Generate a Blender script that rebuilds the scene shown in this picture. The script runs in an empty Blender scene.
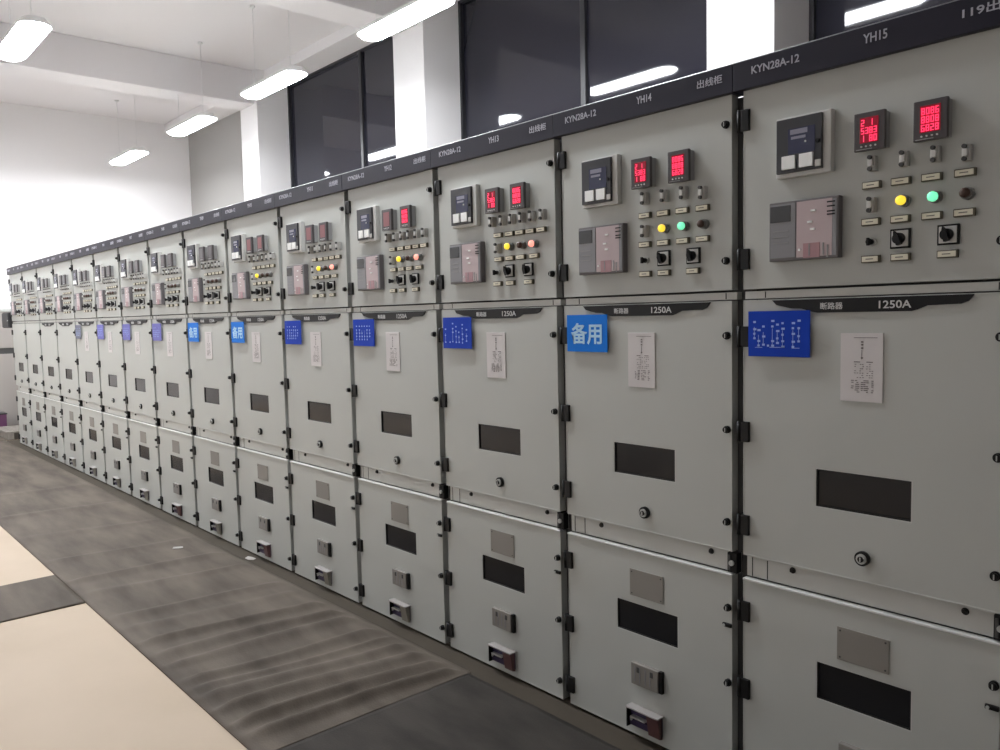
import bpy, bmesh, math, random
from mathutils import Vector, Matrix

scene = bpy.context.scene
COL = scene.collection
CX, CY, CZ = 1.4299, -2.3228, 1.6147          # camera position (metres); row front is the plane y = 0

# ------------------------------------------------------------------ materials
def new_mat(name, col, rough=0.5, metal=0.0, spec=0.5, emit=None, estr=0.0, bump=None, var=None, coat=0.0):
    m = bpy.data.materials.new(name); m.use_nodes = True
    nt = m.node_tree; b = nt.nodes['Principled BSDF']
    b.inputs['Base Color'].default_value = (*col, 1)
    b.inputs['Roughness'].default_value = rough
    b.inputs['Metallic'].default_value = metal
    b.inputs['Specular IOR Level'].default_value = spec
    b.inputs['Coat Weight'].default_value = coat
    if emit:
        b.inputs['Emission Color'].default_value = (*emit, 1)
        b.inputs['Emission Strength'].default_value = estr
    tc = nt.nodes.new('ShaderNodeTexCoord')
    if var:                                    # (scale, amount, stretch vector, second colour)
        sc, lo, hi, st, c2 = var
        mp = nt.nodes.new('ShaderNodeMapping'); mp.inputs['Scale'].default_value = st
        n = nt.nodes.new('ShaderNodeTexNoise'); n.inputs['Scale'].default_value = sc; n.inputs['Detail'].default_value = 6
        r = nt.nodes.new('ShaderNodeValToRGB')
        r.color_ramp.elements[0].position = lo; r.color_ramp.elements[0].color = (*c2, 1)
        r.color_ramp.elements[1].position = hi; r.color_ramp.elements[1].color = (*col, 1)
        nt.links.new(tc.outputs['Object'], mp.inputs[0]); nt.links.new(mp.outputs[0], n.inputs['Vector'])
        nt.links.new(n.outputs['Fac'], r.inputs[0]); nt.links.new(r.outputs[0], b.inputs['Base Color'])
    if bump:
        sc, st = bump
        n = nt.nodes.new('ShaderNodeTexNoise'); n.inputs['Scale'].default_value = sc; n.inputs['Detail'].default_value = 4
        bp = nt.nodes.new('ShaderNodeBump'); bp.inputs['Strength'].default_value = st; bp.inputs['Distance'].default_value = 0.01
        nt.links.new(tc.outputs['Object'], n.inputs['Vector']); nt.links.new(n.outputs['Fac'], bp.inputs['Height'])
        nt.links.new(bp.outputs[0], b.inputs['Normal'])
    return m

M = {}
M['paint'] = new_mat('powder_coat_grey', (.495, .51, .485), .42, bump=(900, .04), var=(1.3, .3, .7, (1, 1, 1), (.475, .488, .462)))
M['rail'] = new_mat('rail_grey', (.56, .565, .54), .45)
M['carcass'] = new_mat('carcass_dark_grey', (.06, .06, .06), .6)
M['liplight'] = new_mat('painted_lip_highlight', (.70, .71, .69), .35)  # light caught on the door's top edge, put into a paler colour
M['edge'] = new_mat('door_edge_grey', (.46, .47, .45), .5)
M['black'] = new_mat('black_plastic', (.006, .006, .0065), .45, spec=.28)
M['pane'] = new_mat('dark_viewing_glass', (.018, .018, .02), .12, spec=.35)
M['board'] = new_mat('navy_name_board', (.013, .012, .024), .45, spec=.3)
M['boardlip'] = new_mat('board_lip_grey', (.13, .13, .14), .45)
M['ink'] = new_mat('pale_lettering', (.42, .42, .48), .6)
M['inkw'] = new_mat('white_lettering', (.6, .6, .6), .6)
M['royal'] = new_mat('royal_blue_plastic', (.005, .048, .46), .5, spec=.15)
M['azure'] = new_mat('azure_blue_plastic', (.008, .19, .74), .5, spec=.15)
M['violet'] = new_mat('violet_blue_plastic', (.10, .10, .46), .35)
M['slate'] = new_mat('slate_blue_plastic', (.12, .13, .20), .4)
M['signmark'] = new_mat('pale_blue_print', (.38, .52, .90), .5)
M['signtext'] = new_mat('light_blue_lettering', (.45, .72, .95), .5)
M['paper'] = new_mat('notice_paper', (.66, .63, .63), .55)
M['papermark'] = new_mat('notice_print', (.16, .14, .14), .7)
M['bezel'] = new_mat('pale_grey_bezel', (.62, .62, .60), .4)
M['relayface'] = new_mat('relay_dark_face', (.035, .036, .042), .35)
M['lcd'] = new_mat('dim_blue_screen', (.04, .045, .09), .2)
M['lcdlight'] = new_mat('screen_pale_reading', (.28, .28, .36), .4)
M['bezeldull'] = new_mat('dull_grey_lip', (.36, .34, .33), .5)
M['white'] = new_mat('white_key', (.95, .96, .95), .4)
M['unitgrey'] = new_mat('unit_grey_face', (.25, .25, .265), .4)
M['unitside'] = new_mat('unit_case_grey', (.15, .14, .145), .45)
M['unitdark'] = new_mat('unit_dark_screen', (.06, .062, .065), .25)
M['unitpink'] = new_mat('unit_pinkish_face', (.52, .42, .43), .4)
M['unitrose'] = new_mat('unit_rose_panel', (.42, .24, .26), .4)
M['meter'] = new_mat('meter_dark_case', (.07, .062, .065), .35)
M['meterside'] = new_mat('meter_side_grey', (.30, .30, .30), .5)
M['ledback'] = new_mat('red_led_window_glow', (.10, .004, .012), .2, emit=(1, .01, .06), estr=.16)  # weak emission stands in for the glow around the digits
M['led'] = new_mat('red_led_digits', (.8, .05, .1), .4, emit=(1, .04, .14), estr=1.25)
M['leddim'] = new_mat('dim_red_display', (.24, .10, .11), .3, emit=(1, .05, .08), estr=.03)
M['ledoff'] = new_mat('unlit_display', (.13, .12, .13), .3)
M['lampY'] = new_mat('lit_yellow_lens', (.8, .6, .05), .3, emit=(1, .70, .05), estr=.95)
M['lampG'] = new_mat('lit_green_lens', (.2, .8, .5), .3, emit=(.22, 1, .56), estr=.85)
M['lampR'] = new_mat('lit_red_lens', (.9, .4, .3), .3, emit=(1, .30, .24), estr=1.2)
M['lampK'] = new_mat('unlit_brown_lens', (.07, .035, .025), .3)
M['collar'] = new_mat('lamp_collar_grey', (.25, .25, .24), .4, metal=.5)
M['tagrim'] = new_mat('label_rim_dark', (.10, .09, .06), .5)
M['tagface'] = new_mat('label_cream_face', (.80, .76, .62), .45)
M['link'] = new_mat('link_grey_plastic', (.50, .49, .47), .4)
M['steel'] = new_mat('brushed_steel_plate', (.26, .245, .225), .5, metal=.2, bump=(300, .05))
M['silver'] = new_mat('silver_trim', (.62, .62, .6), .35, metal=.4)
M['maroon'] = new_mat('maroon_plastic', (.12, .055, .055), .4)
M['tan'] = new_mat('tan_plastic', (.24, .225, .19), .45)
M['purpleplug'] = new_mat('dark_purple_plug', (.05, .035, .09), .4)
M['wall'] = new_mat('white_plaster', (.80, .785, .79), .8, bump=(40, .05))
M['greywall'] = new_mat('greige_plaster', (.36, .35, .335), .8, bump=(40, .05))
M['ceil'] = new_mat('ceiling_plaster', (.76, .735, .745), .85, bump=(25, .05))
M['floor'] = new_mat('beige_floor', (.57, .465, .36), .6, spec=.25, var=(1.5, .3, .75, (1, 1, 1), (.50, .405, .305)), bump=(60, .03))
M['mat'] = new_mat('grey_brown_rubber', (.148, .124, .102), .7, spec=.2, var=(3.2, .30, .66, (.45, 1.9, 1), (.074, .061, .050)), bump=(120, .15))
M['matdark'] = new_mat('dark_rubber', (.058, .051, .045), .7, spec=.2, var=(3.4, .35, .65, (.6, 1.7, 1), (.030, .027, .024)), bump=(120, .12))
M['steelbase'] = new_mat('floor_channel_brown', (.068, .057, .044), .75, spec=.15)
M['winframe'] = new_mat('dark_window_frame', (.02, .02, .025), .4)
M['glass'] = new_mat('night_window_glass', (.021, .021, .031), .045, spec=.55)
M['housing'] = new_mat('lamp_housing_white', (.8, .8, .8), .5)
M['rod'] = new_mat('lamp_rod_grey', (.7, .7, .7), .5)
M['tube'] = new_mat('lit_lamp_diffuser', (.9, .9, .9), .5, emit=(.935, .965, 1.0), estr=73.0)
M['scrap'] = new_mat('white_paper_scrap', (.75, .74, .72), .7)
M['darkbox'] = new_mat('charcoal_box_paint', (.022, .023, .025), .5)
M['farcab'] = new_mat('pale_cabinet_paint', (.36, .335, .315), .5)
M['wood'] = new_mat('grey_wood', (.30, .27, .24), .7, var=(8, .3, .7, (1, 12, 1), (.20, .18, .16)))
M['plum'] = new_mat('plum_plastic', (.16, .06, .14), .5)

# ------------------------------------------------------------------ mesh builder
class MB:
    def __init__(s): s.bm = bmesh.new(); s.mats = []
    def mi(s, m):
        if m not in s.mats: s.mats.append(m)
        return s.mats.index(m)
    def box(s, x0, x1, y0, y1, z0, z1, m, bev=0.0):
        r = bmesh.ops.create_cube(s.bm, size=1.0)
        vs = r['verts']
        for v in vs:
            v.co = Vector((x0 + (v.co.x + .5) * (x1 - x0), y0 + (v.co.y + .5) * (y1 - y0), z0 + (v.co.z + .5) * (z1 - z0)))
        fs = {f for v in vs for f in v.link_faces}; i = s.mi(m)
        for f in fs: f.material_index = i
        if bev > 0:
            es = {e for v in vs for e in v.link_edges}
            g = bmesh.ops.bevel(s.bm, geom=list(es), offset=bev, segments=2, affect='EDGES', profile=.6)
            for f in g['faces']: f.material_index = i
        return s
    def prism(s, pts, y0, y1, m, axis='y'):
        """polygon in (x,z) extruded along y, or in (y,z) along x when axis='x'"""
        i = s.mi(m)
        def P(a, b, t): return (a, t, b) if axis == 'y' else (t, a, b)
        a = [s.bm.verts.new(P(p[0], p[1], y0)) for p in pts]; b = [s.bm.verts.new(P(p[0], p[1], y1)) for p in pts]
        fs = [s.bm.faces.new(a), s.bm.faces.new(b[::-1])]
        n = len(pts)
        for k in range(n): fs.append(s.bm.faces.new((a[k], b[k], b[(k + 1) % n], a[(k + 1) % n])))
        for f in fs: f.material_index = i
        return s
    def cyl(s, c, r, d, m, axis='y', seg=20, r2=None, bev=0.0):
        g = bmesh.ops.create_cone(s.bm, cap_ends=True, segments=seg, radius1=r, radius2=r if r2 is None else r2, depth=d)
        rot = {'y': Matrix.Rotation(math.pi / 2, 4, 'X'), 'x': Matrix.Rotation(math.pi / 2, 4, 'Y'), 'z': Matrix.Identity(4)}[axis]
        bmesh.ops.transform(s.bm, matrix=Matrix.Translation(c) @ rot, verts=g['verts'])
        i = s.mi(m)
        for f in {f for v in g['verts'] for f in v.link_faces}:
            f.material_index = i
            if len(f.verts) == 4: f.smooth = True
        return s
    def dome(s, c, r, depth, m, seg=18):
        """half ellipsoid bulging towards -y"""
        i = s.mi(m); rings = 5; prev = None
        for k in range(rings):
            a = k / rings * math.pi / 2
            ring = [s.bm.verts.new((c[0] + r * math.cos(a) * math.cos(t), c[1] - depth * math.sin(a), c[2] + r * math.cos(a) * math.sin(t)))
                    for t in [2 * math.pi * q / seg for q in range(seg)]]
            if prev:
                for q in range(seg):
                    f = s.bm.faces.new((prev[q], prev[(q + 1) % seg], ring[(q + 1) % seg], ring[q])); f.material_index = i; f.smooth = True
            prev = ring
        tip = s.bm.verts.new((c[0], c[1] - depth, c[2]))
        for q in range(seg):
            f = s.bm.faces.new((prev[q], prev[(q + 1) % seg], tip)); f.material_index = i; f.smooth = True
        return s
    def text(s, body, x, z, y, h, m, w=None, align='LEFT', ext=.0006, bold=.0):
        me = text_mesh(body, align, bold)
        n0 = len(s.bm.verts); nf0 = len(s.bm.faces)
        s.bm.from_mesh(me); s.bm.verts.ensure_lookup_table(); s.bm.faces.ensure_lookup_table()
        vs = s.bm.verts[n0:]; fs = s.bm.faces[nf0:]
        xs = [v.co.x for v in vs]; ys = [v.co.y for v in vs]
        ox = min(xs); W = max(xs) - ox; H = max(ys) - min(ys); oy = min(ys)
        sy = h / H; sx = sy if w is None else w / W
        for v in vs: v.co = Vector((x + (v.co.x - ox) * sx, y - v.co.z * .02, z + (v.co.y - oy) * sy))
        i = s.mi(m)
        for f in fs: f.material_index = i
        return s
    def mesh(s, name):
        bmesh.ops.recalc_face_normals(s.bm, faces=s.bm.faces[:])
        me = bpy.data.meshes.new(name); s.bm.to_mesh(me); s.bm.free()
        for m in s.mats: me.materials.append(m)
        return me

_tm = {}
def text_mesh(body, align, bold):
    key = (body, align, bold)
    if key in _tm: return _tm[key]
    c = bpy.data.curves.new('lettering', 'FONT'); c.body = body; c.size = 1; c.extrude = .02; c.offset = bold; c.resolution_u = 3
    o = bpy.data.objects.new('lettering', c); COL.objects.link(o)
    dg = bpy.context.evaluated_depsgraph_get()
    me = bpy.data.meshes.new_from_object(o.evaluated_get(dg))
    bpy.data.objects.remove(o); _tm[key] = me
    return me

def link(name, data, parent=None, loc=None):
    o = bpy.data.objects.new(name, data); COL.objects.link(o)
    if parent: o.parent = parent
    if loc: o.location = loc
    return o
def tag(o, label=None, cat=None, group=None, kind=None):
    if label: o['label'] = label
    if cat: o['category'] = cat
    if group: o['group'] = group
    if kind: o['kind'] = kind
    return o
def struct(name, mb, loc=None):
    return tag(link(name, mb.mesh(name), None, loc), kind='structure')

# true position of a face that stands d in front of the door, from where it covers the door plane
def pf(u, z, d): return u + (CX - u) * d / -CY, z + (CZ - z) * d / -CY
def rect(u0, u1, z0, z1, d):
    a = pf(u0, z0, d); b = pf(u1, z1, d); return a[0], b[0], a[1], b[1]

# ------------------------------------------------------------------ switchgear meshes (built once, shared by the copies)
DT = .034       # door thickness
def door_mesh(name, z0, z1, window=None, lip=False):
    mb = MB(); x0, x1 = .004, .762
    if window:
        a, b, c, d = window
        # door skin with a real opening
        for (p, q, r, t) in ((x0, x1, z0, c), (x0, x1, d, z1), (x0, a, c, d), (b, x1, c, d)):
            mb.box(p, q, 0, .0025, r, t, M['paint'])
        for (p, q, r, t) in ((a, a + .003, c, d), (b - .003, b, c, d), (a, b, c, c + .003), (a, b, d - .003, d)):
            mb.box(p, q, .0005, .014, r, t, M['rail'])
    else:
        mb.box(x0, x1, 0, .0025, z0, z1, M['paint'], .0008)
    for (p, q, r, t) in ((x0, x0 + .002, z0, z1), (x1 - .002, x1, z0, z1), (x0, x1, z0, z0 + .002), (x0, x1, z1 - .002, z1)):
        mb.box(p, q, .0025, DT, r, t, M['edge'])
    # rolled lip round the face
    for (p, q, r, t) in ((x0, x0 + .004, z0, z1), (x1 - .004, x1, z0, z1), (x0, x1, z0, z0 + .004), (x0, x1, z1 - .004, z1)):
        mb.box(p, q, -.0012, .002, r, t, M['paint'], .0008)
    if lip: mb.box(x0, x1, -.005, .019, z1 - .002, z1 + .005, M['liplight'], .002)
    return mb.mesh(name)

UP = (1.681, 2.308); MID = (.808, 1.646); LOW = (.014, .726)
WIN_M = (.250, .534, 1.009, 1.130); WIN_L = (.257, .542, .405, .527)
me_door = {'up': door_mesh('instrument_door', *UP), 'mid': door_mesh('breaker_door', *MID, window=WIN_M),
           'low': door_mesh('cable_door', *LOW, window=WIN_L, lip=True)}

def carcass_mesh():
    mb = MB()
    mb.box(-.021, -.015, .05, 1.5, .012, 2.30, M['paint']); mb.box(.772, .778, .05, 1.5, .012, 2.30, M['paint'])
    mb.box(-.015, .772, 1.49, 1.5, .012, 2.30, M['paint']); mb.box(-.015, .772, .05, 1.49, 2.29, 2.30, M['paint'])
    mb.box(-.021, .03, .036, .06, .012, 2.30, M['carcass']); mb.box(.73, .778, .036, .06, .012, 2.30, M['carcass'])  # dark fronts: shade in the gaps and under doors is put into their colour
    mb.box(.03, .73, .045, .06, .03, 2.29, M['carcass'])
    return mb.mesh('carcass')
def plinth_mesh():
    mb = MB(); mb.box(-.021, .778, .012, 1.5, .002, .012, M['steelbase']); return mb.mesh('plinth')
def rail_mesh(z0, z1, y, bolts, seams):
    mb = MB(); mb.box(.006, .776, y, .036, z0, z1, M['rail'], .001)
    for s in seams: mb.box(s - .0015, s + .0015, y - .001, y + .002, z0 + .002, z1 - .002, M['black'])
    return mb.mesh('cross_rail')
def bolt_mesh():
    mb = MB(); mb.cyl((0, -.004, 0), .0075, .008, M['black'], seg=6); mb.cyl((0, -.001, 0), .010, .002, M['black'], seg=14); return mb.mesh('bolt')
def hinge_mesh(h):
    mb = MB(); mb.box(-.004, .024, -.012, .001, -h / 2, h / 2, M['black'], .002)
    mb.box(-.021, -.002, -.006, .0355, -h / 2, h / 2, M['black'], .002)
    mb.cyl((-.012, -.006, 0), .008, h * 1.04, M['black'], axis='z', seg=12)
    return mb.mesh('hinge')
def latch_mesh():
    mb = MB(); mb.cyl((0, -.004, 0), .0125, .008, M['black'], seg=18); mb.cyl((0, -.012, 0), .0095, .010, M['black'], seg=18)
    mb.box(-.0015, .0015, -.0185, -.016, -.007, .007, M['edge']); return mb.mesh('latch')
def latch_bar_mesh():
    mb = MB(); mb.box(-.017, .017, -.010, .001, -.0065, .0065, M['black'], .003); mb.cyl((-.009, -.012, 0), .0045, .004, M['edge'], seg=10); return mb.mesh('latch')
def corner_block_mesh():
    mb = MB(); mb.box(-.018, .018, -.010, .02, -.034, .034, M['black'], .002); mb.cyl((0, -.013, 0), .009, .008, M['edge'], seg=12)
    mb.box(-.014, -.006, -.014, -.008, -.026, .026, M['carcass']); return mb.mesh('corner_block')

def relay_mesh():
    d = .034; a, b, c, e = rect(.117, .262, 2.030, 2.192, d)
    mb = MB()
    mb.box(a - .006, b + .024, -d * .72, .0, c - .012, e + .007, M['bezel'], .003)
    mb.box(a, b, -d, -d * .6, c, e, M['relayface'], .002)
    W = b - a; H = e - c
    mb.box(a + .27 * W, a + .86 * W, -d - .0012, -d + .001, c + .33 * H, c + .80 * H, M['lcd'])
    mb.box(a + .32 * W, a + .70 * W, -d - .0018, -d, c + .69 * H, c + .78 * H, M['lcdlight'])
    mb.box(a + .34 * W, a + .66 * W, -d - .0018, -d, c + .60 * H, c + .65 * H, M['lcdlight'])
    mb.cyl((a + .66 * W, -d - .002, c + .53 * H), .003, .003, M['white'], seg=8)
    mb.cyl((a + .93 * W, -d - .003, c + .50 * H), .006, .008, M['black'], seg=12)
    mb.box(a + .14 * W, a + .44 * W, -d - .006, -d + .001, c + .06 * H, c + .31 * H, M['white'], .0015)
    mb.box(a + .53 * W, a + .83 * W, -d - .006, -d + .001, c + .06 * H, c + .31 * H, M['white'], .0015)
    mb.box(a + .87 * W, a + .99 * W, -d - .003, -d + .001, c + .04 * H, c + .16 * H, M['bezel'], .001)
    return mb.mesh('protection_relay')
def unit_mesh():
    d = .026; a, b, c, e = rect(.094, .312, 1.763, 1.944, d)
    mb = MB(); W = b - a; H = e - c; y = -d
    mb.box(a, b + .004, y, 0, c, e, M['unitside'], .003)
    mb.box(a + .005, a + .40 * W, y - .0015, y, c + .01, e - .006, M['unitgrey'])
    mb.box(a + .02 * W, a + .33 * W, y - .003, y, c + .66 * H, e - .012, M['unitdark'], .001)
    for q in range(3): mb.box(a + .06 * W, a + .30 * W, y - .0025, y, c + (.30 + .1 * q) * H, c + (.315 + .1 * q) * H, M['meterside'])
    mb.box(a + .42 * W, a + .93 * W, y - .0015, y, c + .008, e - .006, M['unitpink'])
    mb.box(a + .52 * W, a + .76 * W, y - .0025, y, c + .03 * H, c + .27 * H, M['unitrose'])
    mb.box(a + .935 * W, a + .99 * W, y - .0015, y, c + .008, e - .008, M['unitgrey'])
    for (p, q) in ((.63, .78), (.58, .60), (.62, .48)): mb.box(a + p * W, a + (p + .07) * W, y - .004, y, c + q * H, c + (q + .035) * H, M['white'], .0008)
    mb.cyl((a + .465 * W, y - .002, c + .17 * H), .004, .003, M['white'], seg=8)
    for q in (.92, .85, .77, .72): mb.box(a + .86 * W, a + .97 * W, y - .003, y, c + q * H - .004, c + q * H, M['black'])
    for (p, q) in ((.60, .14), (.80, .14), (.86, .10)): mb.box(a + p * W, a + (p + .02) * W, y - .003, y, c + (q - .08) * H, c + (q + .12) * H, M['meterside'])
    return mb.mesh('control_unit')

SEG = {'0': 'abcdef', '1': 'bc', '2': 'abged', '3': 'abgcd', '4': 'fgbc', '5': 'afgcd', '6': 'afgedc', '8': 'abcdefg', '9': 'abcdfg'}
def digit(mb, ch, x, z, w, h, y, m):
    t = w * .26
    R = {'a': (x, x + w, z + h - t, z + h), 'd': (x, x + w, z, z + t), 'g': (x, x + w, z + h / 2 - t / 2, z + h / 2 + t / 2),
         'b': (x + w - t, x + w, z + h / 2, z + h), 'c': (x + w - t, x + w, z, z + h / 2), 'f': (x, x + t, z + h / 2, z + h), 'e': (x, x + t, z, z + h / 2)}
    for s_ in SEG[ch]:
        p = R[s_]; mb.box(p[0], p[1], y - .0008, y, p[2], p[3], m)
def meter_mesh(u0, u1, state, rows):
    d = .036; a, b, c, e = rect(u0, u1, 2.058, 2.165, d)
    mb = MB(); W = b - a; H = e - c; y = -d
    mb.box(a + .004, b - .002, -d * .9, 0, c + .004, e - .004, M['meterside'])
    mb.box(a, b, -d, -d * .62, c, e, M['meter'], .003)
    back = {'lit': M['ledback'], 'dim': M['leddim'], 'off': M['ledoff']}[state]
    mb.box(a + .20 * W, a + .80 * W, y - .001, y, c + .20 * H, c + .86 * H, back)
    if state == 'lit':
        for r, row in enumerate(rows):
            n = len(row); 
            for q, ch in enumerate(row):
                if ch == ' ': continue
                digit(mb, ch, a + (.245 + .135 * q) * W, c + (.64 - .205 * r) * H, .10 * W, .165 * H, y - .001, M['led'])
    for q in range(4): mb.cyl((a + (.26 + .15 * q) * W, y - .001, c + .11 * H), .0026, .003, M['silver'], seg=8)
    mb.box(a + .08 * W, a + .6 * W, y - .001, y, c + .03 * H, c + .05 * H, M['meterside'])
    return mb.mesh('panel_meter')
def link_mesh():
    mb = MB(); mb.box(-.010, .012, -.022, 0, -.021, .021, M['link'], .003)
    mb.box(-.006, .008, -.030, -.020, -.010, .010, M['bezel'], .003)
    for z in (-.016, .016): mb.cyl((-.001, -.026, z), .0058, .009, M['carcass'], seg=12)
    return mb.mesh('link_switch')
def lamp_mesh(m):
    mb = MB(); mb.cyl((0, -.006, 0), .0165, .012, M['collar'], seg=24); mb.cyl((0, -.017, 0), .0135, .014, M["collar"], seg=24); mb.cyl((0, -.027, 0), .0130, .006, m, seg=24)
    mb.dome((0, -.030, 0), .0130, .009, m); return mb.mesh('indicator_lamp')
def tag_mesh():
    mb = MB(); mb.box(-.026, .026, -.012, 0, -.0105, .0105, M['tagrim'], .002); mb.box(-.023, .0215, -.0135, -.011, -.0075, .0075, M['tagface'], .0008)
    mb.box(-.012, .009, -.0139, -.0133, -.0015, .0015, M['tan'])
    return mb.mesh('label_plate')
def rotary_mesh(turn):
    mb = MB(); mb.box(-.027, .027, -.008, 0, -.027, .027, M['black'], .002); mb.box(-.022, .022, -.0105, -.007, -.022, .022, M['bezel'], .001)
    mb.cyl((0, -.016, 0), .0155, .016, M['black'], seg=20)
    c, s = math.cos(turn), math.sin(turn)
    pts = [(-.006, -.019), (.006, -.019), (.007, .004), (.0, .021), (-.007, .004)]
    mb.prism([(p[0] * c - p[1] * s, p[0] * s + p[1] * c) for p in pts], -.036, -.020, M['black'])
    return mb.mesh('rotary_switch')
def knob_mesh():
    mb = MB(); mb.cyl((0, -.003, 0), .0125, .006, M['edge'], seg=18); mb.cyl((0, -.014, 0), .0085, .020, M['black'], seg=16)
    mb.box(-.0035, .0035, -.032, -.022, -.011, .011, M['black'], .0015); return mb.mesh('selector_knob')

def window_mesh(w):
    a, b, c, d = w; mb = MB()
    mb.box(a + .002, b - .002, .007, .012, c + .002, d - .002, M['pane'])
    for (p, q, r, t) in ((a + .001, a + .007, c, d), (b - .007, b - .001, c, d), (a, b, c + .001, c + .007), (a, b, d - .007, d - .001)):
        mb.box(p, q, .002, .010, r, t, M['black'])
    return mb.mesh('viewing_window')
def plate_mesh():
    pts = [(.107, 1.643), (.122, 1.628), (.172, 1.6165), (.205, 1.615), (.240, 1.605), (.256, 1.602), (.525, 1.602), (.540, 1.606),
           (.566, 1.6165), (.65, 1.619), (.668, 1.626), (.682, 1.6435)]
    mb = MB(); mb.prism(pts, -.005, .0, M['black'])
    mb.text('断路器', .265, 1.611, -.0056, .021, M['inkw'], w=.068, bold=.012)
    mb.text('1250A', .437, 1.611, -.0056, .022, M['inkw'], w=.088, bold=.012)
    return mb.mesh('name_plate')
def lock_mesh():
    x, z = pf(.393, .876, .014); mb = MB(); mb.cyl((x, -.006, z), .0215, .012, M['black'], seg=28); mb.cyl((x, -.014, z), .015, .005, M['edge'], seg=24)
    mb.cyl((x, -.018, z), .0085, .006, M['black'], seg=18); mb.box(x - .0015, x + .0015, -.0225, -.0208, z - .006, z + .006, M['silver'])
    mb.cyl((x + .007, -.017, z + .004), .0025, .002, M['white'], seg=8)
    return mb.mesh('door_lock')
def sheet_mesh(seed):
    rnd = random.Random(seed); mb = MB(); a, b, c, d = .327, .450, 1.342, 1.541
    mb.box(a, b, -.0035, 0, c, d, M['paper'], .001)
    W = b - a; H = d - c; y = -.0042
    def mk(p, q, w, h): mb.box(a + p * W, a + (p + w) * W, y, y + .0008, c + q * H, c + (q + h) * H, M['papermark'])
    mk(.32, .93, .55, .008)
    for q in (.86, .82, .77): mk(.49, q, .055, .025)
    mk(.505, .62, .012, .14); mk(.49, .63, .05, .02)
    mk(.33, .575, .14, .012); mk(.62, .575, .15, .012)
    for x in (.34, .40, .46, .52, .62, .68, .74):
        for q in range(7):
            if rnd.random() < .75: mk(x + rnd.uniform(-.01, .01), .35 + .032 * q, .035, .009)
    for x in (.26, .36, .40, .50, .56, .62, .74):
        for q in range(7):
            if rnd.random() < .8: mk(x + rnd.uniform(-.01, .01), .135 + .028 * q, .035 + rnd.random() * .03, .012)
    return mb.mesh('notice_sheet')
def sign_mesh(k):
    a, b, c, d = .030, .238, 1.467, 1.610; mb = MB(); W = b - a; H = d - c; y = -.0155
    back = M['royal'] if k in (0, 2, 3, 4) else M['azure'] if k in (1, 5, 6) else M['slate'] if k == 10 else M['violet']
    mb.box(a, b, -.015, -.0125, c, d, back, .001)
    mb.box(a + .05, b - .02, -.0125, .0, c + .02, d - .03, M['edge'])
    if k in (1, 5, 6):
        mb.text('备用', a + .11 * W, c + .20 * H, y, .58 * H, M['signtext'], w=.76 * W, bold=.022)
        return mb.mesh('door_sign')
    rnd = random.Random(40 + k)
    def mk(p, q, w, h): mb.box(a + p * W, a + (p + w) * W, y, y + .001, c + q * H, c + (q + h) * H, M['signmark'], 0)
    if k == 0:
        cols = [(.10, [.76, .60, .50, .40]), (.17, [.58, .34, .24]), (.25, [.66, .44, .26]), (.33, [.24]), (.40, [.78, .66, .34, .24]), (.48, [.70, .56, .40, .30]),
                (.565, [.73, .61, .48, .34, .22]), (.73, [.73, .62, .50, .33, .22]), (.82, [.78, .62, .45, .34])]
    elif k == 2:
        cols = [(.08, [.62, .42, .20]), (.24, [.20]), (.34, [.80, .64, .52, .22]), (.46, [.70, .56, .38, .20]), (.56, [.52, .36, .20]), (.68, [.76, .64, .46, .30, .18]), (.82, [.60, .40, .24])]
    else:
        cols = [(x, [q for q in (.74, .60, .48, .36, .24) if rnd.random() < .8]) for x in (.16, .30, .42, .54, .66, .78)]
    for x, qs in cols:
        for q in qs: mk(x - .012, q - .02, .034 + rnd.random() * .02, .045)
        if len(qs) > 1: mk(x + .002, min(qs), .007, (max(qs) - min(qs)) * .7)
    if k == 0:
        mk(.12, .195, .12, .012); mk(.36, .20, .24, .014); mk(.72, .19, .12, .012)
    return mb.mesh('door_sign')
def steelplate_mesh():
    mb = MB(); mb.box(.324, .478, -.003, 0, .553, .655, M['steel'], .001)
    for (x, z) in ((.334, .645), (.468, .645), (.334, .563), (.468, .563)): mb.cyl((x, -.0035, z), .003, .002, M['carcass'], seg=8)
    return mb.mesh('rating_plate')
def socket_mesh():
    d = .018; a, b, c, e = rect(.330, .455, .207, .290, d); mb = MB()
    mb.box(a, b, -d, 0, c, e, M['steel'], .002)
    mb.box(b, b + .016, -d * .8, 0, c, e, M['black'], .001)
    W = b - a
    for q in (.12, .32, .52, .70): mb.box(a + q * W, a + (q + .03) * W, -d - .001, -d + .001, c + .15 * (e - c), e - .012, M['unitgrey'])
    for q in (.22, .72): mb.box(a + q * W, a + (q + .10) * W, -d - .0015, -d + .001, e - .032, e - .012, M['carcass'])
    return mb.mesh('socket_cover')
def interlock_mesh(side):
    """open fronted box with a projecting top lip; the right half is a solid sloping cheek"""
    mb = MB(); a, b, c, e = .325, .470, .050, .126; D = .032
    mb.box(a, a + .004, -D, 0, c, e, M['black']); mb.box(a, b, -D * .3, 0, c, e, M['purpleplug'])
    mb.box(a, b + .006, -D - .006, 0, e, e + .006, M['bezeldull'], .001)
    mb.prism([(-.002, c - .010), (-D * .55, c - .006), (-D, e), (-.002, e)], b - .052, b, side, axis='x')
    mb.prism([(-.002, c), (-D * .5, c + .004), (-D * .62, c + .03), (-.002, c + .03)], a + .004, b - .052, M['purpleplug'], axis='x')
    mb.box(a + .014, b - .062, -D * .9, -D * .25, c + .038, c + .044, M['silver'], .001)
    mb.box(a + .014, a + .020, -D * .85, -D * .25, c + .026, c + .040, M['silver'], .001)
    return mb.mesh('interlock_box')
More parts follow.
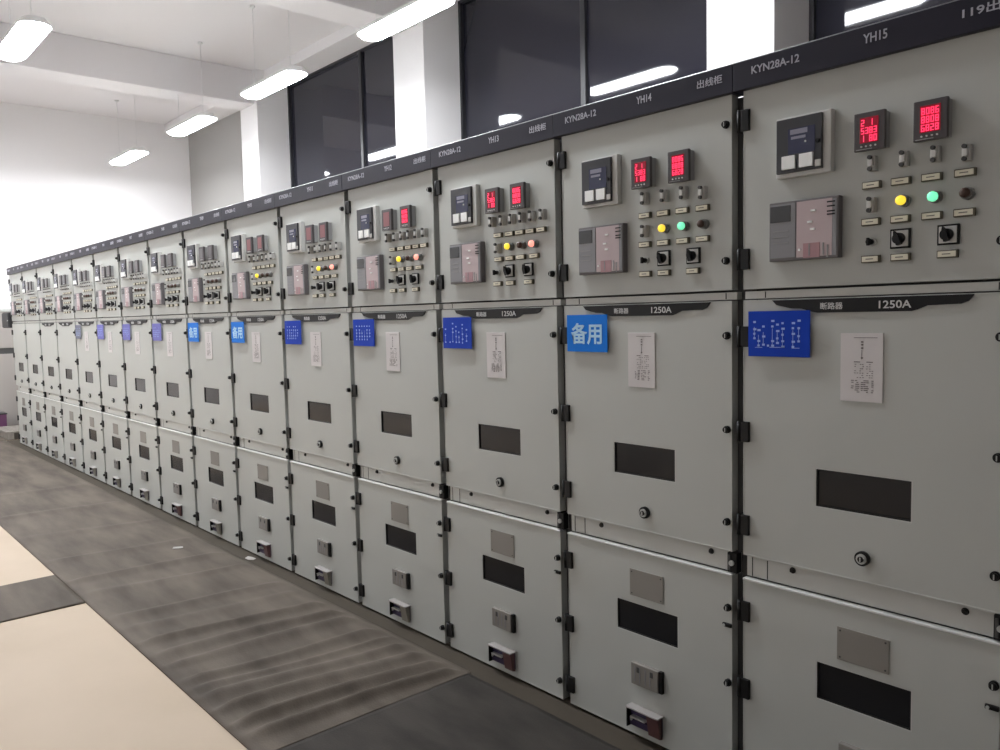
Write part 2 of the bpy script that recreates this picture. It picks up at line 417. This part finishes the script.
def board_mesh(k):
    mb = MB(); y = -.022
    mb.box(-.0205, .7775, y, .05, 2.306, 2.394, M['board'], .002)
    mb.prism([(y + .001, 2.394), (.03, 2.414), (.10, 2.414), (.10, 2.394)], -.0205, .7775, M['boardlip'], axis='x')
    mb.text('KYN28A-12', .045, 2.346, y - .0008, .024, M['ink'], w=.158, bold=.014)
    mb.text('YH%02d' % (15 - k), .392, 2.347, y - .0008, .026, M['ink'], w=.066, bold=.014)
    mb.text('119出线' if k == 0 else '出线柜', .645, 2.344, y - .0008, .027, M['ink'], w=.095 if k else .13, bold=.014)
    return mb.mesh('name_board')

me_car, me_plinth = carcass_mesh(), plinth_mesh()
me_rail = rail_mesh(1.650, 1.674, .007, (), (.078, .735)); me_rail2 = rail_mesh(.734, .801, .020, (), (.026, .080, .744))
me_bolt, me_latch, me_latchbar, me_corner = bolt_mesh(), latch_mesh(), latch_bar_mesh(), corner_block_mesh()
me_hinge = hinge_mesh(.066)
me_relay, me_unit, me_link, me_tag, me_knob = relay_mesh(), unit_mesh(), link_mesh(), tag_mesh(), knob_mesh()
me_rot = [rotary_mesh(.35), rotary_mesh(.25)]
me_lamp = {c: lamp_mesh(M['lamp' + c]) for c in 'YGRK'}
me_meter = {}
for st in ('lit', 'dim', 'off'):
    me_meter[st] = (meter_mesh(.358, .445, st, ['2 1 ', '5383', '1 80']), meter_mesh(.520, .607, st, ['8086', '8808', '6828']))
me_wm, me_wl = window_mesh(WIN_M), window_mesh(WIN_L)
me_plate, me_lock, me_steel, me_sock = plate_mesh(), lock_mesh(), steelplate_mesh(), socket_mesh()
me_inter = [interlock_mesh(M['maroon']), interlock_mesh(M['tan'])]

LABELS = [
 'nearest grey switchgear cabinet, cut by the right edge, royal blue sign with tiny marks',
 'second nearest grey switchgear cabinet, bright azure sign with two large characters on its breaker door',
 'third nearest grey switchgear cabinet, with a crowded royal blue sign, beyond the azure characters',
 'fourth nearest grey switchgear cabinet, with lit yellow and red lamps and a royal blue sign',
 'fifth nearest grey switchgear cabinet, royal blue sign and dim brownish meter displays',
 'sixth nearest grey switchgear cabinet, nearer of the two neighbours with small azure signs',
 'seventh nearest grey switchgear cabinet, farther of the two neighbours with small azure signs',
 'eighth nearest grey switchgear cabinet, first with a violet-blue sign beyond the azure signs',
 'ninth nearest grey switchgear cabinet, middle one of three with violet-blue signs',
 'tenth nearest grey switchgear cabinet, farthest one with a violet-blue sign',
 'eleventh nearest grey switchgear cabinet, with a slate-coloured sign, last in the row carrying any sign',
 'grey switchgear cabinet without a sign, directly beyond the one with the slate sign',
 'grey switchgear cabinet without a sign, third from the far left end of the row',
 'grey switchgear cabinet without a sign, second from the far left end of the row',
 'last grey switchgear cabinet at the far left end of the row']

def at(u, z, d):                      # local position from a measured covering position
    x, zz = pf(u, z, d); return (x, 0, zz)

def make_cabinet(k):
    root = link('switchgear_cabinet', None, None, (-.8 * k, 0, 0)); root.empty_display_size = .2
    tag(root, LABELS[k], 'electrical cabinet', 'row of switchgear cabinets')
    link('carcass', me_car, root); link('plinth', me_plinth, root); link('cross_rail', me_rail, root)
    r2 = link('cross_rail', me_rail2, root)
    for u in (.168, .668): link('bolt', me_bolt, r2, (u, .020, .787))
    link('corner_block', me_corner, r2, (.7595, .012, .769))
    link('name_board', board_mesh(k), root)
    # --- instrument door
    D = link('instrument_door', me_door['up'], root)
    for z in (2.214, 1.777): link('hinge', me_hinge, D, (.004, 0, z)); link('latch', me_latch, D, (.742, 0, z))
    rl = link('protection_relay', me_relay, D); link('control_unit', me_unit, D)
    st = ('lit' if k <= 3 else 'dim' if k <= 5 else 'off')
    ma = link('panel_meter', me_meter['dim' if k == 3 else st][0], D); mb_ = link('panel_meter', me_meter[st][1], D)
    if st == 'lit': mb_['label'] = 'panel meter with lit red digits'
    if k < 2:
        links = [(.403, 2.022), (.490, 2.021), (.571, 2.021), (.648, 2.012), (.402, 1.906)]
        lamps = [(.485, 'Y'), (.568, 'G'), (.647, 'K')]
        tags = [(u, 1.960) for u in (.408, .488, .568, .650)] + [(u, 1.857) for u in (.407, .488, .570, .650)] + [(.408, 1.752), (.490, 1.752), (.611, 1.752)]
        rots = (.489, .612)
    else:
        links = [(u + .018, 2.022) for u in (.362, .430, .490, .552, .612, .675)] + [(.412, 1.906)]
        lamps = [(.485, 'Y'), (.563, 'K'), (.636, 'R')]
        tags = [(u, 1.960) for u in (.418, .492, .556, .620, .684)] + [(u, 1.857) for u in (.42, .492, .560, .640)] + [(.410, 1.752), (.492, 1.752), (.605, 1.752)]
        rots = (.487, .603)
        if k >= 5: lamps = [(.485, 'Y' if k == 5 else 'K'), (.563, 'K'), (.636, 'K')]
    for u, z in links: link('link_switch', me_link, D, at(u, z, .03))
    for u, c in lamps:
        o = link('indicator_lamp', me_lamp[c], D, at(u, 1.909, .04))
        o['label'] = {'Y': 'lit yellow indicator lamp', 'G': 'lit green indicator lamp', 'R': 'lit red indicator lamp', 'K': 'unlit dark indicator lamp'}[c]
    for u, z in tags: link('label_plate', me_tag, D, at(u, z, .013))
    for q, u in enumerate(rots): link('rotary_switch', me_rot[q], D, at(u, 1.803, .01))
    link('selector_knob', me_knob, D, at(.405, 1.801, .02))
    # --- breaker door
    D = link('breaker_door', me_door['mid'], root)
    for z in (1.529, 1.219, .910): link('hinge', me_hinge, D, (.004, 0, z))
    for z in (1.532, 1.220, .908): link('latch', me_latch, D, (.745, 0, z))
    if k < 13: link('name_plate', me_plate, D)
    w = link('viewing_window', me_wm, D); w['label'] = 'dark glass viewing window'
    link('door_lock', me_lock, D)
    if k <= 10:
        s = link('door_sign', sign_mesh(k), D)
        s['label'] = 'azure blue sign reading 备用' if k in (1, 5, 6) else 'slate blue sign' if k == 10 else 'royal blue sign with pale marks' if k < 5 else 'violet-blue sign'
        n = link('notice_sheet', sheet_mesh(k), D); n['label'] = 'white notice sheet with small print'
    # --- cable door
    D = link('cable_door', me_door['low'], root)
    for z in (.619, .355, .098): link('hinge', me_hinge, D, (.006, 0, z))
    for z in (.614, .353, .092): link('latch', me_latch, D, (.748, 0, z))
    link('latch', me_latchbar, D, (.745, 0, .553))
    link('rating_plate', me_steel, D); link('viewing_window', me_wl, D)
    link('socket_cover', me_sock, D); link('interlock_box', me_inter[0 if k in (0, 1, 2, 5, 7) else 1], D)
    if k == 14:
        mb = MB(); mb.box(-.46, -.022, -.03, .12, 1.59, 1.80, M['darkbox'], .008); b = link('side_box', mb.mesh('side_box'), root)
        b['label'] = 'charcoal box fixed to the end of the row'
        mb = MB(); mb.box(-.45, -.035, -.040, -.0305, 1.60, 1.79, M['darkbox'], .003); mb.cyl((-.06, -.044, 1.69), .008, .01, M['silver'], seg=10); link('lid', mb.mesh('lid'), b)
    return root
for k in range(15): make_cabinet(k)

# ------------------------------------------------------------------ the room
XL, XR, YF, YB, ZC = -13.5, 5.2, -5.2, 3.42, 5.16
mb = MB(); mb.box(XL, XR, YF, YB, -.06, 0, M['floor']); struct('floor', mb)
mb = MB(); mb.box(XL, XR, YF, YB, ZC, ZC + .1, M['ceil']); struct('ceiling', mb)
mb = MB(); mb.box(XL - .15, XL, YF, YB, 0, ZC, M['wall']); struct('wall_left', mb)
mb = MB(); mb.box(XR, XR + .15, YF, YB, 0, ZC, M['wall']); struct('wall_right', mb)
mb = MB(); mb.box(XL, XR, YF - .15, YF, 0, ZC, M['wall']); struct('wall_front', mb)
PIL = [(-10.06, -9.51), (-6.10, -5.54), (-2.07, -1.53), (1.95, 2.50)]
ZW = 5.02
mb = MB()
mb.box(XL, XR, YB, YB + .2, 0, 1.9, M['wall']); mb.box(XL, XR, YB, YB + .2, ZW, ZC, M['wall'])
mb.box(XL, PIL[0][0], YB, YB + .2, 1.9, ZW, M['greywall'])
for a, b in PIL: mb.box(a, b, YB, YB + .2, 1.9, ZW, M['wall'])
mb.box(PIL[3][1], XR, YB, YB + .2, 1.9, ZW, M['wall'])
struct('wall_back', mb)
for n, (a, b) in enumerate(PIL):
    mb = MB(); mb.box(a, b, 2.88, YB, 0, ZC, M['wall'], .006); struct('trim_%d' % (n + 1), mb)
for n, (a, b) in enumerate(PIL):           # cross beams under the ceiling
    mb = MB(); mb.box(a, a + .46, YF, 2.88, 4.69, ZC, M['ceil'], .01); struct('trim_%d' % (n + 5), mb)
mb = MB(); mb.box(XL, XR, 3.0, YB, ZW, ZC, M['ceil'], .01); struct('trim_9', mb)
bays = [(-9.51, -6.10, -7.53), (-5.54, -2.07, -3.72), (-1.53, 1.95, .25)]
for n, (a, b, c) in enumerate(bays):
    w = tag(link('window_%d' % (n + 1), None, None, (a, YB, 1.9)), kind='structure')
    def wl(nm, m_):
        o = link(nm, m_.mesh(nm), w); o.location = (-a, -YB, -1.9); return o
    f = MB()
    for (p, q, r, t) in ((a, a + .035, 1.9, ZW), (b - .035, b, 1.9, ZW), (a, b, 1.9, 1.95), (a, b, ZW - .03, ZW)):
        f.box(p, q, 3.36, 3.46, r, t, M['winframe'], .003)
    f.box(c - .03, c + .03, 3.345, 3.45, 1.94, ZW - .03, M['winframe'], .003)
    wl('window_frame', f)
    g = MB(); g.box(a + .03, c, 3.405, 3.413, 1.94, ZW - .02, M['glass']); wl('window_pane', g)
    g = MB(); g.box(c, b - .03, 3.380, 3.388, 1.94, ZW - .02, M['glass']); wl('window_pane', g)

# ------------------------------------------------------------------ pendant lamps
def lamp_house():
    mb = MB(); L = .635; W = .135
    def stad(l, w, n=8):
        pts = []
        for s, a0 in ((1, -math.pi / 2), (-1, math.pi / 2)):
            for q in range(n + 1):
                t = a0 + math.pi * q / n; pts.append((s * (l - w * .95) + w * .95 * math.cos(t), w * math.sin(t)))
        return pts
    def slab(l0, w0, z0, l1, w1, z1, m):
        i = mb.mi(m); A = [mb.bm.verts.new((x, y, z0)) for x, y in stad(l0, w0)]; B = [mb.bm.verts.new((x, y, z1)) for x, y in stad(l1, w1)]
        fs = [mb.bm.faces.new(A), mb.bm.faces.new(B[::-1])]
        for q in range(len(A)): fs.append(mb.bm.faces.new((A[q], A[(q + 1) % len(A)], B[(q + 1) % len(A)], B[q])))
        for f in fs: f.material_index = i
    return mb, slab, L, W
mb, slab, L, W = lamp_house(); slab(L, W, -.006, L, W, .012, M['housing']); slab(L, W, .012, L - .03, W - .05, .055, M['housing']); me_house = mb.mesh('housing')
mb, slab, L, W = lamp_house(); slab(L - .003, W - .003, -.004, L - .04, W - .04, -.030, M['tube']); me_diff = mb.mesh('diffuser')
mb = MB(); mb.cyl((0, 0, (ZC - 4.2 + .055) / 2), .003, ZC - 4.2 - .055, M['rod'], axis='z', seg=8); mb.cyl((0, 0, ZC - 4.2 - .012), .03, .024, M['rod'], axis='z', seg=14); me_rod = mb.mesh('suspension_rod')
LAMPS = [
 (-4.45, 1.86, 'lit pendant strip lamp, largest in view, cut by the top edge before the middle pillar'),
 (-6.95, 1.86, 'lit pendant strip lamp hanging in front of the far pillar and the first dark window'),
 (-9.32, 1.86, 'small lit pendant strip lamp, second farthest of the row along the windows'),
 (-11.92, 1.86, 'smallest and farthest lit pendant strip lamp, just above the bright end wall'),
 (-7.05, -.54, 'lit pendant strip lamp at the top left corner, apart from the row along the windows'),
 (-1.95, 1.86, 'pendant strip lamp out of the top of the view, mirrored in the nearest dark window'),
 (-4.55, -.54, 'added unseen pendant strip lamp above the aisle mat at the middle of the cabinet row'),  # unseen rest of the aisle row, added to light the cabinet fronts
 (-1.95, -.54, 'added unseen pendant strip lamp above the aisle mat before the nearest cabinets'),
 (-9.45, -.54, 'added strip lamp over the aisle in front of the far cabinets, left of the view'),
 (-11.95, -.54, 'added pendant strip lamp over the aisle by the end wall, left of the view'),
 (-7.05, -2.94, 'added pendant strip lamp over the beige floor, left of the view'),  # unseen third row, added to throw more light on the fronts
 (-10.7, -2.94, 'added pendant strip lamp over the beige floor near the end wall, left of the view')]
for x, y, lab in LAMPS:
    r = link('pendant_lamp', None, None, (x, y, 4.2)); tag(r, lab, 'ceiling lamp', 'pendant strip lamps')
    h = link('housing', me_house, r); link('diffuser', me_diff, r)
    for s in (-.42, .42): link('suspension_rod', me_rod, r, (s, 0, 0))

# ------------------------------------------------------------------ rubber mats
def grid(x0, x1, y0, y1, nx, ny, h, m, name, thick=.006):
    bm = bmesh.new(); V = []
    for i in range(nx + 1):
        row = []
        for j in range(ny + 1):
            x = x0 + (x1 - x0) * i / nx; y = y0 + (y1 - y0) * j / ny
            row.append(bm.verts.new((x, y, thick + h(x, y))))
        V.append(row)
    for i in range(nx):
        for j in range(ny):
            f = bm.faces.new((V[i][j], V[i + 1][j], V[i + 1][j + 1], V[i][j + 1])); f.smooth = True
    rim = [V[i][0] for i in range(nx + 1)] + [V[nx][j] for j in range(1, ny + 1)] + [V[i][ny] for i in range(nx - 1, -1, -1)] + [V[0][j] for j in range(ny - 1, 0, -1)]
    low = [bm.verts.new((v.co.x, v.co.y, .0005)) for v in rim]
    for i in range(len(rim)):
        j = (i + 1) % len(rim); bm.faces.new((rim[j], rim[i], low[i], low[j]))
    bmesh.ops.recalc_face_normals(bm, faces=bm.faces[:])
    me = bpy.data.meshes.new(name); bm.to_mesh(me); bm.free(); me.materials.append(m)
    return me
RID = [(-3.08, .010, .06), (-2.86, .005, .05), (-2.59, .013, .05), (-2.40, .014, .045), (-2.25, .014, .045), (-2.02, .016, .05), (-1.90, .010, .035), (-1.78, .016, .045),
       (-1.64, .017, .045), (-1.49, .017, .045), (-1.37, .016, .04), (-3.6, .006, .06), (-3.95, .009, .05), (-4.5, .008, .06), (-5.3, .004, .08), (-6.2, .006, .08), (-7.3, .004, .09)]
def hmat(x, y):
    t = (y + .13) / (-1.12 + .13)            # 0 at the cabinets, 1 at the aisle edge
    if t < 0: return 0
    env = min(1, t / .07) * min(1, max(0, (1.0 - t) / .10) + .0)
    s = 0
    for (c, a, w) in RID:
        cc = c - .12 * t + .015 * math.sin(5 * t + c * 7)
        ww = w * .85 * (1 + .25 * math.sin(3.1 * t + c * 11))
        s += a * (.80 + .20 * math.sin(2.2 * t + c * 5 + 1)) * math.exp(-((x - cc) / ww) ** 2) * 2.3
    return env * (s + .0012 * (1 + math.sin(x * 9.3 + y * 4) * math.sin(y * 7 + x * 2)))
me = grid(-11.65, -1.32, -1.12, -.10, 1100, 40, hmat, M['mat'], 'rubber_mat')
tag(link('rubber_mat', me), 'long grey-brown rubber mat with raised wrinkles lying in front of the cabinet row', 'floor mat')
def hmat2(x, y): return .0025 + .0025 * math.sin(x * 3.3 + 1) * math.sin(y * 5 + x) + (.004 * math.exp(-((x - .1 * y + .2) / .12) ** 2))
me = grid(-1.315, 2.6, -1.16, -.12, 160, 40, hmat2, M['matdark'], 'rubber_mat')
tag(link('rubber_mat', me), 'smoother dark rubber mat at the bottom centre, in front of the nearest cabinets', 'floor mat')
me = grid(-4.30, -3.60, -4.6, -1.124, 30, 120, lambda x, y: .0015 + .002 * math.sin(y * 6 + x * 3) * math.sin(x * 8), M['mat'], 'rubber_mat')
tag(link('rubber_mat', me), 'grey rubber mat strip crossing the beige floor at the left edge', 'floor mat')

me = grid(-12.925, -11.66, -1.12, 1.1, 20, 20, lambda x, y: 0, M['mat'], 'rubber_mat', .0055)
tag(link('rubber_mat', me), 'flat brown rubber mat piece beyond the far end of the cabinet row', 'floor mat')
mb = MB(); mb.box(-11.64, 2.6, -.13, .30, 0, .0018, M['steelbase']); struct('trim_10', mb)
# paper scraps
M['scrapdull'] = new_mat('dusty_paper_scrap', (.40, .38, .36), .8)
def scrap(x, y, z, s, rot, label, m='scrap'):
    bm = bmesh.new(); pts = [(-.5, -.3), (.1, -.42), (.5, -.1), (.42, .35), (-.1, .3), (-.48, .12)]
    top = [bm.verts.new((p[0] * s, p[1] * s * .6, .004 + .012 * abs(math.sin(3 * i)))) for i, p in enumerate(pts)]
    bot = [bm.verts.new((p[0] * s, p[1] * s * .6, .001 + .012 * abs(math.sin(3 * i)))) for i, p in enumerate(pts)]
    bm.faces.new(top); bm.faces.new(bot[::-1])
    for i in range(6): bm.faces.new((top[i], bot[i], bot[(i + 1) % 6], top[(i + 1) % 6]))
    bmesh.ops.recalc_face_normals(bm, faces=bm.faces[:])
    me = bpy.data.meshes.new('paper_scrap'); bm.to_mesh(me); bm.free(); me.materials.append(M[m])
    o = link('paper_scrap', me, None, (x, y, z)); o.rotation_euler.z = rot
    tag(o, label, 'litter')
scrap(-1.64, -.20, .008, .05, .3, 'small white paper scrap on the wrinkled mat below the third nearest cabinet')
scrap(-4.32, -.33, .008, .07, 1.0, 'pale scrap lying on the mat in front of the seventh nearest cabinet', 'scrapdull')
scrap(-3.72, -.06, .0, .09, .1, 'pale scrap on the floor strip right against the foot of the cabinets', 'scrapdull')

# ------------------------------------------------------------------ far left corner
r = link('equipment_cabinet', None, None, (-13.215, .2, 0)); tag(r, 'pale grey cabinet against the end wall, glimpsed past the far end of the row', 'cabinet')
def rp(nm, mb): return link(nm, mb.mesh(nm), r)
mb = MB(); mb.box(-.28, .28, -1.3, 1.2, .06, 1.84, M['farcab'], .008); rp('body', mb)
mb = MB(); mb.box(-.275, .30, -1.32, 1.22, 1.84, 1.88, M['edge'], .004); rp('top_panel', mb)
mb = MB(); mb.box(-.27, .25, -1.28, 1.18, 0, .06, M['carcass']); rp('plinth', mb)
for y0 in (-1.27, -.45, .37):
    mb = MB(); mb.box(.281, .297, y0, y0 + .80, 1.28, 1.82, M['farcab'], .004); rp('upper_door', mb)
    mb = MB(); mb.box(.281, .297, y0, y0 + .80, .08, 1.19, M['farcab'], .004); d = rp('lower_door', mb)
    hm = MB(); hm.box(.297, .315, y0 + .72, y0 + .74, .6, .75, M['black'], .003); link('handle', hm.mesh('handle'), d)
mb = MB(); mb.box(.275, .284, -1.28, 1.18, 1.19, 1.28, M['carcass']); rp('dark_channel', mb)
r = link('wooden_pallet', None, None, (-12.08, .30, .0062)); tag(r, 'low grey slatted pallet on the floor beyond the far end of the row', 'pallet')
for y in (-.32, 0, .32):
    mb = MB(); mb.box(-.4, .4, y - .04, y + .04, 0, .09, M['wood'], .004); link('bearer', mb.mesh('bearer'), r)
for x in (-.34, -.17, 0, .17, .34):
    mb = MB(); mb.box(x - .06, x + .06, -.38, .38, .09, .112, M['wood'], .003); link('slat', mb.mesh('slat'), r)
r = link('storage_bin', None, None, (-12.72, -.02, .0062)); tag(r, 'small plum-coloured bin standing before the pale cabinet at the left edge', 'bin')
mb = MB(); mb.prism([(-.11, 0), (.11, 0), (.14, .28), (-.14, .28)], -.12, .12, M['plum']); link('bin_body', mb.mesh('bin_body'), r)
mb = MB(); mb.box(-.15, .15, -.13, .13, .28, .30, M['darkbox'], .004); link('bin_lid', mb.mesh('bin_lid'), r)

# ------------------------------------------------------------------ world, camera, colour
w = bpy.data.worlds.new('night'); scene.world = w; w.use_nodes = True
w.node_tree.nodes['Background'].inputs[0].default_value = (.004, .005, .009, 1)
yaw, pit, rol, foc = -.8457, -.0740, -.0219, 803.4
f = Vector((math.sin(yaw) * math.cos(pit), math.cos(yaw) * math.cos(pit), math.sin(pit)))
r0 = Vector((math.cos(yaw), -math.sin(yaw), 0)); u0 = r0.cross(f)
rr = r0 * math.cos(rol) + u0 * math.sin(rol); uu = -r0 * math.sin(rol) + u0 * math.cos(rol)
cam = bpy.data.cameras.new('camera'); co = bpy.data.objects.new('camera', cam); COL.objects.link(co)
cam.sensor_fit = 'HORIZONTAL'; cam.sensor_width = 36; cam.lens = foc / 1000 * 36; cam.clip_end = 100; cam.clip_start = .05
m = Matrix(((rr.x, uu.x, -f.x, CX), (rr.y, uu.y, -f.y, CY), (rr.z, uu.z, -f.z, CZ), (0, 0, 0, 1)))
co.matrix_world = m
scene.camera = co
vs = scene.view_settings; vs.view_transform = 'Standard'; vs.look = 'None'; vs.gamma = 1; vs.use_curve_mapping = False; vs.exposure = 0.0
